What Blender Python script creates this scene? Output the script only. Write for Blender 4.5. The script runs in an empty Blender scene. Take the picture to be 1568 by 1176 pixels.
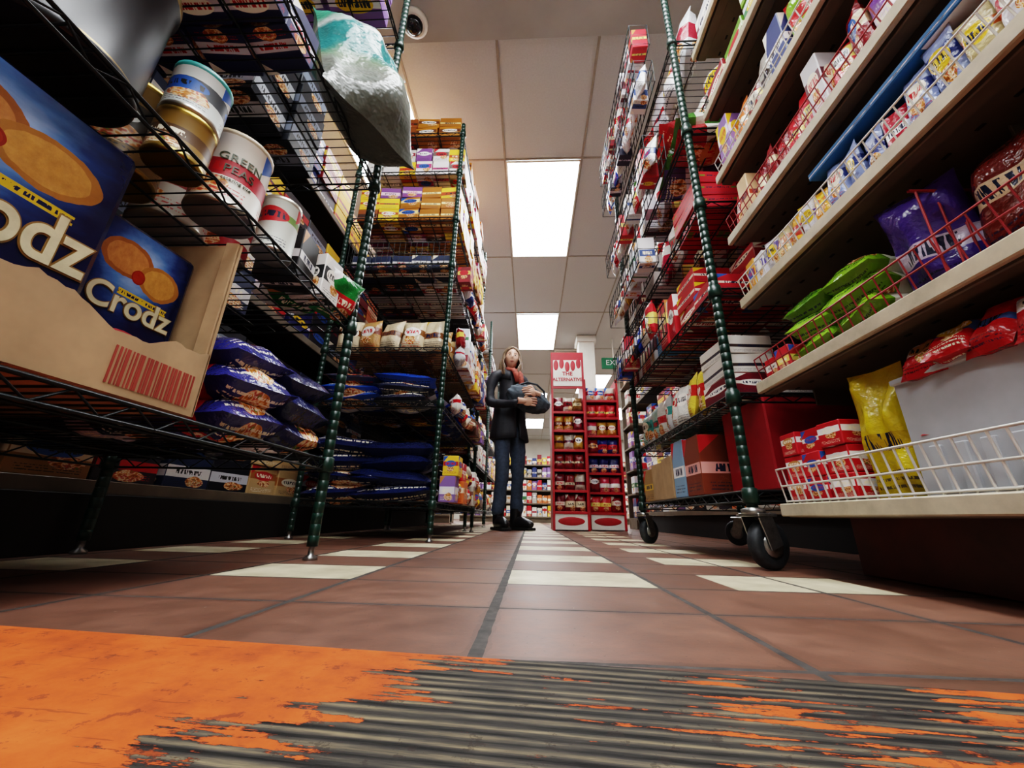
import bpy, math, random
from mathutils import Vector, Matrix, noise
R = random.Random(11)
CAMH = .105

def C(h, a=0.0):
    h = h.lstrip('#')
    o = []
    for i in (0, 2, 4):
        s = int(h[i:i+2], 16)/255
        o.append(s/12.92 if s <= .04045 else ((s+.055)/1.055)**2.4)
    return (o[0], o[1], o[2], a)

# ------------------------------------------------------------ materials
class NT:
    def __init__(s, name):
        s.mat = bpy.data.materials.new(name); s.mat.use_nodes = True
        s.t = s.mat.node_tree; s.p = s.t.nodes['Principled BSDF']
    def n(s, ty, **kw):
        nd = s.t.nodes.new(ty)
        for k, v in kw.items(): setattr(nd, k, v)
        return nd
    def l(s, a, b): s.t.links.new(a, b)
    def put(s, sock, v):
        if hasattr(v, 'is_linked'): s.l(v, sock)
        elif isinstance(v, (tuple, list)) and len(v) == 4 and sock.type == 'RGBA': sock.default_value = (v[0], v[1], v[2], 1)
        else: sock.default_value = v
    def m(s, op, a, b=None, c=None):
        nd = s.n('ShaderNodeMath', operation=op)
        s.put(nd.inputs[0], a)
        if b is not None: s.put(nd.inputs[1], b)
        if c is not None: s.put(nd.inputs[2], c)
        return nd.outputs[0]
    def mix(s, f, a, b, bt='MIX'):
        nd = s.n('ShaderNodeMix', data_type='RGBA', blend_type=bt)
        s.put(nd.inputs[0], f); s.put(nd.inputs[6], a); s.put(nd.inputs[7], b)
        return nd.outputs[2]
    def noise(s, vec, scale, detail=2, rough=.5, out=0):
        nd = s.n('ShaderNodeTexNoise'); nd.inputs['Scale'].default_value = scale
        nd.inputs['Detail'].default_value = detail; nd.inputs['Roughness'].default_value = rough
        if vec is not None: s.l(vec, nd.inputs['Vector'])
        return nd.outputs[out]
    def map(s, vec, sc=(1, 1, 1), loc=(0, 0, 0)):
        nd = s.n('ShaderNodeMapping'); nd.inputs['Scale'].default_value = sc; nd.inputs['Location'].default_value = loc
        s.l(vec, nd.inputs['Vector']); return nd.outputs[0]
    def ramp(s, f, stops, interp='LINEAR'):
        nd = s.n('ShaderNodeValToRGB'); cr = nd.color_ramp; cr.interpolation = interp
        while len(cr.elements) < len(stops): cr.elements.new(.5)
        for e, (p, c) in zip(cr.elements, stops): e.position = p; e.color = (c[0], c[1], c[2], 1)
        s.l(f, nd.inputs[0]); return nd.outputs[0]
    def bump(s, h, st=.3, d=.002):
        nd = s.n('ShaderNodeBump'); nd.inputs['Strength'].default_value = st; nd.inputs['Distance'].default_value = d
        s.l(h, nd.inputs['Height']); s.l(nd.outputs[0], s.p.inputs['Normal'])
    def pos(s): return s.n('ShaderNodeNewGeometry').outputs['Position']

def simple(name, col, rough=.5, metal=0, var=.15, scale=30, bump=0, bd=.002):
    n = NT(name); o = n.pos()
    f = n.noise(o, scale, 4, .6)
    d = tuple(c*(1-var*1.6) for c in col[:3])+(1,)
    u = tuple(min(1, c*(1+var)) for c in col[:3])+(1,)
    n.l(n.ramp(f, [(.3, d), (.7, u)]), n.p.inputs['Base Color'])
    n.p.inputs['Roughness'].default_value = rough; n.p.inputs['Metallic'].default_value = metal
    if bump: n.bump(n.noise(o, scale*2, 4), bump, bd)
    return n.mat

def package(name, rough, bumpst, bscale):
    n = NT(name)
    a1 = n.n('ShaderNodeAttribute', attribute_name='Col'); a2 = n.n('ShaderNodeAttribute', attribute_name='Col2')
    c1 = a1.outputs['Color']; c2 = a2.outputs['Color']; s = a1.outputs['Alpha']; t = a2.outputs['Alpha']
    uvn = n.n('ShaderNodeUVMap', uv_map='UVMap').outputs[0]
    sp = n.n('ShaderNodeSeparateXYZ'); n.l(uvn, sp.inputs[0]); u = sp.outputs[0]; v = sp.outputs[1]
    cy = n.m('MULTIPLY_ADD', s, .3, .38)
    dv = n.m('ABSOLUTE', n.m('SUBTRACT', v, cy)); du = n.m('ABSOLUTE', n.m('SUBTRACT', u, .5))
    band = n.m('LESS_THAN', dv, n.m('MULTIPLY_ADD', t, .12, .06))
    base = n.mix(band, c1, c2)
    acc = n.ramp(n.m('FRACT', n.m('ADD', n.m('MULTIPLY', s, 7.3), n.m('MULTIPLY', t, 3.1))),
                 [(0, C('f5f1e8')), (.22, C('e8c02c')), (.38, C('c3242b')), (.52, C('efe6d2')), (.66, C('2f5fb0')), (.76, C('c98b4a')), (.88, C('f6f6f6'))], 'CONSTANT')
    off = n.n('ShaderNodeCombineXYZ'); n.l(n.m('MULTIPLY', s, 91.0), off.inputs[0]); n.l(n.m('MULTIPLY', t, 57.0), off.inputs[1])
    va = n.n('ShaderNodeVectorMath', operation='ADD'); n.l(uvn, va.inputs[0]); n.l(off.outputs[0], va.inputs[1]); P = va.outputs[0]
    pic = n.noise(P, 3.0, 1, .5)
    pe = n.m('ADD', n.m('POWER', n.m('DIVIDE', n.m('SUBTRACT', u, n.m('MULTIPLY_ADD', t, .4, .3)), .24), 2.0), n.m('POWER', n.m('DIVIDE', n.m('SUBTRACT', v, n.m('SUBTRACT', cy, .26)), .15), 2.0))
    pm = n.m('LESS_THAN', n.m('ADD', pe, n.m('MULTIPLY', n.m('SUBTRACT', pic, .5), 1.6)), 1.0)
    pc = n.noise(P, 9.0, 2, .5)
    piccol = n.ramp(pc, [(.35, C('8a4a1e')), (.45, C('d98a35')), (.52, C('f0dfb6')), (.6, C('c2402a')), (.7, C('6f8f2f'))])
    base = n.mix(n.m('MULTIPLY', pm, n.m('GREATER_THAN', t, .3)), base, piccol)
    cf = n.m('MULTIPLY', n.m('LESS_THAN', n.m('ADD', u, n.m('SUBTRACT', 1.0, v)), .32), n.m('GREATER_THAN', n.m('FRACT', n.m('MULTIPLY', s, 13.0)), .5))
    base = n.mix(n.m('MULTIPLY', cf, n.m('GREATER_THAN', v, .05)), base, acc)
    e1 = n.m('POWER', n.m('DIVIDE', du, .36), 2.0); e2 = n.m('POWER', n.m('DIVIDE', dv, .17), 2.0)
    em = n.m('MULTIPLY', n.m('LESS_THAN', n.m('ADD', e1, e2), 1.0), n.m('GREATER_THAN', s, .5))
    base = n.mix(em, base, acc)
    tx = n.noise(n.map(P, (26, 5, 1)), 1.0, 1, .5)
    tm = n.m('MULTIPLY', n.m('GREATER_THAN', tx, .49), n.m('MULTIPLY', n.m('LESS_THAN', dv, .065), n.m('LESS_THAN', du, .3)))
    tcol = n.ramp(t, [(0, C('1c2340')), (.3, C('c0161e')), (.55, C('fff8e0')), (.8, C('202020'))], 'CONSTANT')
    base = n.mix(tm, base, tcol)
    ln = n.m('LESS_THAN', n.m('ABSOLUTE', n.m('SUBTRACT', n.m('FRACT', n.m('MULTIPLY', v, 18.0)), .5)), .2)
    lm = n.m('MULTIPLY', n.m('MULTIPLY', ln, n.m('GREATER_THAN', n.noise(n.map(P, (40, 20, 1)), 1.0, 1), .47)),
             n.m('MULTIPLY', n.m('LESS_THAN', v, .2), n.m('MULTIPLY', n.m('GREATER_THAN', v, .06), n.m('LESS_THAN', du, .4))))
    base = n.mix(n.m('MULTIPLY', lm, .8), base, tcol)
    n.l(base, n.p.inputs['Base Color']); n.p.inputs['Roughness'].default_value = rough
    if bumpst: n.bump(n.noise(n.pos(), bscale, 3, .6), bumpst, .006)
    return n.mat

M_CART = package('printed_carton', .45, 0, 0)
M_BAG = package('printed_plastic_film', .22, .85, 46)
def plainmat(name, rough, metal=0, bump=0):
    n = NT(name); a = n.n('ShaderNodeAttribute', attribute_name='Col')
    f = n.noise(n.pos(), 25, 3)
    n.l(n.mix(.25, a.outputs['Color'], n.mix(1.0, a.outputs['Color'], n.ramp(f, [(.3, (.5, .5, .5)), (.7, (1, 1, 1))]), 'MULTIPLY')), n.p.inputs['Base Color'])
    n.p.inputs['Roughness'].default_value = rough; n.p.inputs['Metallic'].default_value = metal
    if bump: n.bump(f, bump, .004)
    return n.mat
M_PLAIN = plainmat('tinted_plastic', .4)
M_TIN = plainmat('tinplate', .3, .85)
M_CARD = simple('corrugated_cardboard', C('a98c6a'), .8, 0, .12, 14, .15)
PK = [M_CART, M_BAG, M_PLAIN, M_TIN, M_CARD]

M_GREEN = simple('dark_green_epoxy', C('15332a'), .32, 0, .2, 60)
M_BLACKW = simple('black_epoxy_wire', C('1c2224'), .35, .3, .2, 60)
M_CHROME = simple('zinc_steel', C('9a9a98'), .3, .9, .2, 50)
M_RUBBER = simple('grey_rubber', C('2b2f33'), .6, 0, .3, 60)
M_TAN = simple('tan_enamel_shelf', C('6c6152'), .5, 0, .12, 12)
M_LIP = simple('cream_price_rail', C('beb39c'), .4, 0, .12, 30)
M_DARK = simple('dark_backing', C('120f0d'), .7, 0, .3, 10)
M_MAROON = simple('maroon_kickplate', C('5c261b'), .5, 0, .3, 8)
M_REDW = simple('red_coated_wire', C('a0383e'), .35, 0, .1, 40)
M_WHITEW = simple('white_coated_wire', C('dedcd6'), .35, 0, .06, 40)
M_RED = simple('red_laminate', C('a81c26'), .4, 0, .1, 15)
M_WHITE = simple('white_paint', C('e2dfd6'), .55, 0, .05, 6)

# ------------------------------------------------------------ mesh builder
W = (.8, .8, .8, 0)
class MB:
    def __init__(s): s.v = []; s.f = []; s.m = []; s.uv = []; s.c1 = []; s.c2 = []; s.sm = []
    def face(s, idx, uv=None, mat=0, c1=W, c2=W, sm=False):
        s.f.append(tuple(idx)); s.m.append(mat); s.sm.append(sm)
        for k in range(len(idx)):
            s.uv.append(uv[k] if uv else (.01, .01)); s.c1.append(c1); s.c2.append(c2)
    def box(s, c, size, rz=0, M=None, mat=0, c1=W, c2=W, b=.002):
        h = [x/2 for x in size]; b = min(b, min(h)*.4); c = Vector(c)
        if M is None: M = Matrix.Rotation(rz, 3, 'Z')
        ix = {}
        for a in range(3):
            for sx in (-1, 1):
                for sy in (-1, 1):
                    for sz in (-1, 1):
                        sg = (sx, sy, sz); p = Vector([sg[k]*(h[k]-(0 if k == a else b)) for k in range(3)])
                        ix[(a, sg)] = len(s.v); s.v.append(c+M@p)
        for a in range(3):
            o = [k for k in range(3) if k != a]
            for sa in (-1, 1):
                q = []; uv = []
                for (p, r) in ((-1, -1), (1, -1), (1, 1), (-1, 1)):
                    sg = [0]*3; sg[a] = sa; sg[o[0]] = p; sg[o[1]] = r
                    q.append(ix[(a, tuple(sg))])
                    uu = (p+1)/2
                    if (a == 0 and sa < 0) or (a == 1 and sa > 0): uu = 1-uu
                    uv.append((uu, (r+1)/2))
                flip = (sa < 0) ^ (a == 1)
                if flip: q.reverse(); uv.reverse()
                s.face(q, uv, mat, c1, c2)
            for p in (-1, 1):
                for r in (-1, 1):
                    q = []
                    for e, fa in ((-1, o[0]), (1, o[0]), (1, o[1]), (-1, o[1])):
                        sg = [0]*3; sg[a] = e; sg[o[0]] = p; sg[o[1]] = r
                        q.append(ix[(fa, tuple(sg))])
                    s.face(q, None, mat, c1, c1)
        for sx in (-1, 1):
            for sy in (-1, 1):
                for sz in (-1, 1):
                    s.face([ix[(a, (sx, sy, sz))] for a in range(3)], None, mat, c1, c1)
    def bag(s, c, w, h, t, M=None, mat=1, c1=W, c2=W, nu=9, nv=9, wr=.25):
        if M is None: M = Matrix.Identity(3)
        c = Vector(c); sd = R.random()*100
        for side in (-1, 1):
            st = len(s.v)
            for j in range(nv+1):
                v = j/nv; a = abs(2*v-1)
                vv = max(0, 1-(a/.93)**4)**.5 if a < .93 else 0
                for i in range(nu+1):
                    u = i/nu; b = abs(2*u-1)
                    th = t/2*vv*max(0, 1-b**3.4)**.5
                    nz = noise.noise(Vector((u*3.3+sd, v*3.3, side*2+sd)))
                    th *= 1+wr*nz*1.6
                    x = (u-.5)*w*(1-.07*vv+.03*noise.noise(Vector((sd, v*4, u))))
                    z = (v-.5)*h*(1-.04*(1-b))
                    yo = .08*t*noise.noise(Vector((u*2+sd, v*2, 9)))
                    s.v.append(c+M@Vector((x, side*th+yo, z)))
            for j in range(nv):
                for i in range(nu):
                    a0 = st+j*(nu+1)+i; q = [a0, a0+1, a0+nu+2, a0+nu+1]
                    uv = [(i/nu, j/nv), ((i+1)/nu, j/nv), ((i+1)/nu, (j+1)/nv), (i/nu, (j+1)/nv)]
                    if side > 0: q.reverse(); uv.reverse()
                    s.face(q, uv, mat, c1, c2, True)
    def lathe(s, c, prof, seg=20, M=None, rep=2, c2=W, scale=(1, 1), cap=True, z0=None, z1=None, ph=0.):
        if M is None: M = Matrix.Identity(3)
        c = Vector(c); st = len(s.v)
        zs = [p[1] for p in prof]; za = min(zs) if z0 is None else z0; zb = max(zs) if z1 is None else z1
        for (r, z, *_) in prof:
            for i in range(seg):
                a = 2*math.pi*i/seg+ph
                s.v.append(c+M@Vector((r*math.cos(a)*scale[0], r*math.sin(a)*scale[1], z)))
        for j in range(len(prof)-1):
            mt = prof[j][2]; cc = prof[j][3]
            for i in range(seg):
                k = (i+1) % seg
                ua = (i*rep/seg) % 1.0; ub = ua+rep/seg
                va = (prof[j][1]-za)/(zb-za+1e-9); vb = (prof[j+1][1]-za)/(zb-za+1e-9)
                s.face([st+j*seg+i, st+j*seg+k, st+(j+1)*seg+k, st+(j+1)*seg+i], [(ua, va), (ub, va), (ub, vb), (ua, vb)], mt, cc, c2, True)
        if cap:
            s.face([st+i for i in reversed(range(seg))], None, prof[0][2], prof[0][3], prof[0][3])
            l = (len(prof)-1)*seg
            s.face([st+l+i for i in range(seg)], None, prof[-1][2], prof[-1][3], prof[-1][3])
    def can(s, c, r, h, lab, lab2, lid=None, metal=C('c9c4b8'), seg=24, rep=2):
        lid = lid or metal; lm = 3 if lid == metal else 2
        L = (lab[0], lab[1], lab[2], R.random()); L2 = (lab2[0], lab2[1], lab2[2], R.random())
        s.lathe(c, [(r*.96, 0, 3, metal), (r*1.02, .002, 3, metal), (r*1.02, .005, 3, metal), (r, .008, 0, L), (r, h-.010, lm, lid), (r*1.03, h-.008, lm, lid), (r*1.03, h-.001, lm, lid), (r*.98, h, lm, lid), (r*.95, h-.003, lm, lid)], seg, rep=rep, c2=L2, z0=.006, z1=h-.01)
    def tube(s, p, q, r, n=6, mat=0, c1=W, caps=False):
        s.ptube([p, q], r, n, mat, c1, caps)
    def ptube(s, pts, r, n=6, mat=0, c1=W, caps=False, closed=False):
        pts = [Vector(p) for p in pts]; st = len(s.v); L = len(pts); prev = None
        for i, p in enumerate(pts):
            if closed: d = pts[(i+1) % L]-pts[i-1]
            else: d = pts[min(i+1, L-1)]-pts[max(i-1, 0)]
            d.normalize()
            if prev is None:
                a = Vector((0, 0, 1)) if abs(d.z) < .9 else Vector((1, 0, 0)); x = d.cross(a).normalized()
            else: x = (prev-d*prev.dot(d)).normalized()
            prev = x; y = d.cross(x); rr = r[i] if isinstance(r, (list, tuple)) else r
            for k in range(n):
                a = 2*math.pi*k/n
                s.v.append(p+x*(rr*math.cos(a))+y*(rr*math.sin(a)))
        for i in range(L if closed else L-1):
            b = (i+1) % L
            for k in range(n):
                k2 = (k+1) % n
                s.face([st+i*n+k, st+i*n+k2, st+b*n+k2, st+b*n+k], None, mat, c1, c1, True)
        if caps:
            s.face([st+k for k in reversed(range(n))], None, mat, c1); s.face([st+(L-1)*n+k for k in range(n)], None, mat, c1)
    def ell(s, c, r, M=None, mat=0, c1=W, c2=W, seg=20, rings=12, fn=None):
        if M is None: M = Matrix.Identity(3)
        c = Vector(c); st = len(s.v)
        for j in range(rings+1):
            ph = math.pi*j/rings
            for i in range(seg):
                a = 2*math.pi*i/seg
                d = Vector((math.sin(ph)*math.cos(a), math.sin(ph)*math.sin(a), math.cos(ph)))
                p = Vector((d.x*r[0], d.y*r[1], d.z*r[2]))
                if fn: p = fn(d, p)
                s.v.append(c+M@p)
        for j in range(rings):
            for i in range(seg):
                k = (i+1) % seg
                s.face([st+j*seg+i, st+(j+1)*seg+i, st+(j+1)*seg+k, st+j*seg+k], [(i/seg, 1-j/rings), (i/seg, 1-(j+1)/rings), ((i+1)/seg, 1-(j+1)/rings), ((i+1)/seg, 1-j/rings)], mat, c1, c2, True)
    def build(s, name, mats, parent=None, center=True):
        me = bpy.data.meshes.new(name); off = Vector((0, 0, 0))
        if center and not parent and s.v:
            mn = [min(p[k] for p in s.v) for k in range(3)]; mx = [max(p[k] for p in s.v) for k in range(3)]
            off = Vector(((mn[0]+mx[0])/2, (mn[1]+mx[1])/2, mn[2]))
        me.from_pydata([tuple(Vector(p)-off) for p in s.v], [], s.f)
        me.polygons.foreach_set('material_index', s.m); me.polygons.foreach_set('use_smooth', s.sm)
        uvl = me.uv_layers.new(name='UVMap'); uvl.data.foreach_set('uv', [x for p in s.uv for x in p])
        for nm, d in (('Col', s.c1), ('Col2', s.c2)):
            a = me.color_attributes.new(name=nm, type='FLOAT_COLOR', domain='CORNER')
            a.data.foreach_set('color', [x for p in d for x in p])
        for m in mats: me.materials.append(m)
        me.validate()
        ob = bpy.data.objects.new(name, me); bpy.context.scene.collection.objects.link(ob); ob.location = off
        if parent: ob.parent = parent
        return ob

def empty(name, loc=(0, 0, 0)):
    e = bpy.data.objects.new(name, None); e.location = loc; e.empty_display_size = .1
    bpy.context.scene.collection.objects.link(e); return e

def text(txt, size, mat, M4, parent, name, ext=.0006, align='CENTER', bend=None, off=0.0, sx=1.0):
    cu = bpy.data.curves.new(name, 'FONT'); cu.body = txt; cu.size = size; cu.extrude = ext; cu.align_x = align; cu.align_y = 'CENTER'; cu.offset = off
    o = bpy.data.objects.new('tmp', cu); bpy.context.scene.collection.objects.link(o)
    bpy.context.view_layer.update()
    me = bpy.data.meshes.new_from_object(o.evaluated_get(bpy.context.evaluated_depsgraph_get()))
    bpy.data.objects.remove(o)
    for v in me.vertices:
        v.co.x *= sx
        if bend:
            a = v.co.x/bend; rr = bend+v.co.z+.0004
            v.co = Vector((rr*math.sin(a), v.co.y, rr*math.cos(a)-bend))
    me.transform(M4)
    me.materials.clear(); me.materials.append(mat)
    ob = bpy.data.objects.new(name, me); bpy.context.scene.collection.objects.link(ob)
    if parent: ob.parent = parent
    return ob

def frame(pos, right, up):
    r = Vector(right).normalized(); u = Vector(up).normalized(); f = r.cross(u)
    m = Matrix((r, u, f)).transposed().to_4x4(); m.translation = Vector(pos); return m

RX = Matrix.Rotation(-math.pi/2, 3, 'X')
def RZ(a): return Matrix.Rotation(math.radians(a), 3, 'Z')

def pr(pal):
    a, b = R.choice(pal); return C(a, R.random()), C(b, R.random())
def fill(mb, x0, x1, y0, y1, z, hm, st, pal, iw=.12, idp=.12, ih=.08, face=1, full=.93, gap=.95, var=.25):
    ny = max(1, round((y1-y0)/iw)); nx = max(1, round((x1-x0)/idp)); cw = (y1-y0)/ny; cd = (x1-x0)/nx
    for i in range(ny):
        c1, c2 = pr(pal); lay = max(1, int(hm/ih*R.uniform(.8, 1.0)))
        kind = st if st != 'mix' else R.choice(('box', 'stand', 'stand'))
        for j in range(nx):
            top = z+.004; cx = x0+cd*(j+.5); cyy = y0+cw*(i+.5)
            for k in range(lay):
                hh = ih*R.uniform(.9, 1.0)
                if st == 'mix': hh = ih*R.uniform(.7, 1.0)
                if k and R.random() > full: break
                if R.random() < var: c1, c2 = pr(pal)
                if kind == 'box':
                    mb.box((cx+R.uniform(-.006, .006), cyy, top+hh/2), (cd*gap, cw*gap, hh), math.radians(R.uniform(-4, 4)), None, 0, c1, c2)
                elif kind == 'flat':
                    M = RZ(90*face+R.uniform(-12, 12))@Matrix.Rotation(math.radians(R.uniform(-7, 7)), 3, 'Y')@RX
                    mb.bag((cx+R.uniform(-.01, .01), cyy, top+hh*.5), cw*1.05, cd*1.06, hh*1.3, M, 1, c1, c2)
                elif kind == 'stand':
                    M = RZ(90*face+R.uniform(-22, 22))@Matrix.Rotation(math.radians(R.uniform(-12, 4)), 3, 'X')
                    mb.bag((cx, cyy, top+hh/2), cw*1.06, hh, min(cd*.95, (cw if abs(face) == 1 else cd)*.55), M, 1, c1, c2)
                top += hh+.001

P_MIX = [('c8202c', 'f4f0e6'), ('f2efe8', 'c01f2a'), ('e9e2d0', '2c55a0'), ('7e1b22', 'f0d060'), ('dfe6ee', '3d7a4a'), ('2b3a72', 'e8e8e8'), ('efc63a', 'b3201e'), ('8a6aa8', 'f2eef4'), ('d7733a', 'f7ecd0'), ('b9b4aa', '40332c')]
P_RW = [('b81c28', 'f0ece6'), ('dcd7d1', 'b81c28'), ('8c1420', 'ead9b0'), ('b23048', 'f3f1ee'), ('c92f38', 'f7e07a'), ('cfcdd0', '5f2a34')]
P_WH = [('dcdae0', 'b81c28'), ('e2e2e4', '34508a'), ('ccc8c4', '8a2a34'), ('d8dce0', 'a83040'), ('e4e2de', '6a5f58')]
P_OR = [('b5741f', '5c2b12'), ('a8691c', 'f4dc9a'), ('924c18', '3a1a0e')]
P_PINK = [('d58ab8', 'f4eef2'), ('efe9ea', 'b03a6a'), ('8e1f4a', 'e8d8e0'), ('f0c93a', 'b84a1e'), ('7a4a8a', 'f2d0e0'), ('f4d23c', 'c8402a')]
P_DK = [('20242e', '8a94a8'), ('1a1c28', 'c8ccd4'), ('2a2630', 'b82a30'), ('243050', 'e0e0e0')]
P_BREAD = [('a87c48', 'e0d0b0'), ('9a6536', 'e8dccc'), ('b88c58', '7c3a20'), ('c8a878', 'a86a34'), ('d0bfa0', '7a4a20')]
P_NAVY = [('22245c', 'e8e4ec'), ('2c2c70', 'b8262e'), ('1f2250', 'd8d4e4')]
P_BLUE = [('2450b8', 'b8c4dc'), ('1f40a8', 'c8ccd8'), ('2a56b4', 'e0e4ec'), ('34364a', 'c8ccd8')]
P_GREEN = [('6f9c1f', 'f0f0e0'), ('5a8a1c', 'e8e4c8'), ('7cae28', 'b8302a')]
P_RICE = [('c4bdb0', '6b4028'), ('b8ad98', 'a83028'), ('7c4f32', 'e8dcc0'), ('5a3a2a', 'c8b890')]

# ------------------------------------------------------------ room
XL, XR, YB, YF, ZC = -3.6, 3.6, -2.6, 14.0, 2.8
def slab(name, x0, x1, y0, y1, z0, z1, mat):
    mb = MB(); mb.box(((x0+x1)/2, (y0+y1)/2, (z0+z1)/2), (x1-x0, y1-y0, z1-z0), b=.0005); return mb.build(name, [mat])

n = NT('quarry_tile_floor'); P = n.pos(); sp = n.n('ShaderNodeSeparateXYZ'); n.l(P, sp.inputs[0]); x, y = sp.outputs[0], sp.outputs[1]
TW, TH = .257, .18
fx = n.m('DIVIDE', n.m('ADD', x, .043), TW); fy = n.m('DIVIDE', n.m('SUBTRACT', y, .351), TH)
gx = n.m('ABSOLUTE', n.m('SUBTRACT', n.m('FRACT', n.m('ADD', fx, .5)), .5)); gy = n.m('ABSOLUTE', n.m('SUBTRACT', n.m('FRACT', n.m('ADD', fy, .5)), .5))
wob = n.m('MULTIPLY', n.m('SUBTRACT', n.noise(P, 30, 2), .5), .0035)
dx = n.m('ADD', n.m('MULTIPLY', gx, TW), wob); dy = n.m('ADD', n.m('MULTIPLY', gy, TH), wob)
g1 = n.m('LESS_THAN', dx, .0042); g2 = n.m('LESS_THAN', dy, .0028); grout = n.m('MAXIMUM', g1, g2)
ctr = n.m('LESS_THAN', n.m('ADD', n.m('ABSOLUTE', n.m('ADD', x, .043)), wob), .0062); grout = n.m('MAXIMUM', grout, ctr)
cell = n.n('ShaderNodeCombineXYZ'); n.l(n.m('FLOOR', fx), cell.inputs[0]); n.l(n.m('FLOOR', fy), cell.inputs[1])
wn = n.n('ShaderNodeTexWhiteNoise'); n.l(cell.outputs[0], wn.inputs['Vector'])
tile = n.ramp(wn.outputs[0], [(0, C('66483b')), (.5, C('745244')), (1, C('7d5a4b'))])
mot = n.noise(P, 7, 6, .7); mot2 = n.noise(P, 28, 5, .7)
tile = n.mix(.8, tile, n.ramp(mot, [(.3, (.6, .58, .57)), (.7, (1.15, 1.13, 1.12))]), 'MULTIPLY')
tile = n.mix(.8, tile, n.ramp(mot2, [(.3, (.72, .71, .7)), (.65, (1.08, 1.07, 1.06))]), 'MULTIPLY')
sc = n.noise(P, 190, 2, .6)
tile = n.mix(n.m('MULTIPLY', n.m('GREATER_THAN', sc, .70), .6), tile, C('33231c'))
sc2 = n.noise(P, 120, 2, .6)
tile = n.mix(n.m('MULTIPLY', n.m('GREATER_THAN', sc2, .755), .7), tile, C('a89a88'))
near_g = n.m('LESS_THAN', n.m('MINIMUM', dx, dy), n.m('MULTIPLY', mot2, .02))
tile = n.mix(n.m('MULTIPLY', near_g, .35), tile, C('382820'))
def rng(a, b): return n.m('MULTIPLY', n.m('GREATER_THAN', x, a), n.m('LESS_THAN', x, b))
cols = n.m('MAXIMUM', n.m('MAXIMUM', rng(-.553, -.304), rng(-.037, .210)), n.m('MAXIMUM', rng(.338, .60), rng(-1.07, -.82)))
ev = n.m('LESS_THAN', n.m('FRACT', n.m('MULTIPLY', n.m('FLOOR', fy), .5)), .25)
cream = n.m('MULTIPLY', n.m('MULTIPLY', cols, ev), n.m('GREATER_THAN', y, .7))
cc = n.ramp(n.noise(P, 12, 4, .6), [(.3, C('a89d80')), (.65, C('d2c8ac'))])
tile = n.mix(cream, tile, cc)
grc = n.ramp(n.noise(P, 60, 4, .7), [(.3, C('262423')), (.7, C('4c4844'))])
col = n.mix(grout, tile, grc)
n.l(col, n.p.inputs['Base Color'])
n.l(n.m('ADD', n.m('MULTIPLY', mot, .34), n.m('MULTIPLY_ADD', grout, .3, .28)), n.p.inputs['Roughness'])
n.p.inputs['Specular IOR Level'].default_value = .42
ht = n.m('ADD', n.m('MULTIPLY', grout, -1.0), n.m('ADD', n.m('MULTIPLY', mot2, .2), n.m('MULTIPLY', n.noise(P, 90, 3), .12)))
n.bump(ht, .5, .0025)
slab('floor', XL, XR, YB, YF, -.06, 0, n.mat)

M_WALL = simple('cream_wall_paint', C('c2beb4'), .7, 0, .06, 3)
slab('wall_left', XL-.1, XL, YB, YF, 0, ZC, M_WALL); slab('wall_right', XR, XR+.1, YB, YF, 0, ZC, M_WALL)
slab('wall_back', XL-.1, XR+.1, YF, YF+.1, 0, ZC, M_WALL); slab('wall_front', XL-.1, XR+.1, YB-.1, YB, 0, ZC, M_WALL)
M_CEIL = simple('ceiling_tile_mineral', C('bfc1c0'), .85, 0, .04, 90, .2)
slab('ceiling', XL-.1, XR+.1, YB-.1, YF+.1, ZC, ZC+.1, M_CEIL)
M_GRID = simple('ceiling_grid_metal', C('9c968a'), .5, 0, .1, 20)
mb = MB()
for k in range(-6, 7):
    X = .399+.61*k
    if XL < X < XR: mb.box((X, (1.5+YF)/2, ZC-.003), (.016, YF-1.5, .006))
for k in range(0, 11):
    Y = 2.32+1.22*k
    if Y < YF: mb.box((0, Y, ZC-.0035), (XR-XL-.02, .014, .007))
mb.build('ceiling_trim_grid', [M_GRID])
M_SOFF = simple('soffit_paint', C('a3a29d'), .8, 0, .05, 4)
slab('ceiling_soffit', XL+.01, XR-.01, YB+.01, 1.46, ZC-.08, ZC-.001, M_SOFF)

n = NT('fluorescent_diffuser'); n.p.inputs['Base Color'].default_value = (.9, .9, .9, 1)
n.p.inputs['Emission Color'].default_value = (.95, .975, 1, 1); n.p.inputs['Emission Strength'].default_value = 12
M_EMIT = n.mat
def panel(cx, y0, z=ZC-.008, L=1.2):
    mb = MB(); w = .6
    mb.box((cx, y0+L/2, z-.004), (w-.03, L-.03, .006), mat=1)
    for sx in (-1, 1): mb.box((cx+sx*(w/2-.0075), y0+L/2, z-.003), (.015, L, .010), mat=0)
    for yy in (y0+.0075, y0+L-.0075): mb.box((cx, yy, z-.003), (w-.03, .015, .010), mat=0)
    mb.build('ceiling_light_panel', [M_WHITE, M_EMIT])
for y0 in (2.33, 4.79, 8.45, 10.9): panel(.094, y0)
for xx in (-1.126, .094, 1.31): panel(xx, -1.4, ZC-.09)  # unseen fill panels, added behind the camera to brighten goods facing it
panel(.094, 0.0, ZC-.09, 1.0)
for xx in (-2.35, 2.53):  # side rows out of view, added to raise the store's light
    for y0 in (2.33, 4.77, 7.21, 9.65, 12.0): panel(xx, y0)
panel(-1.126, 1.72); panel(1.31, 7.2)

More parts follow.
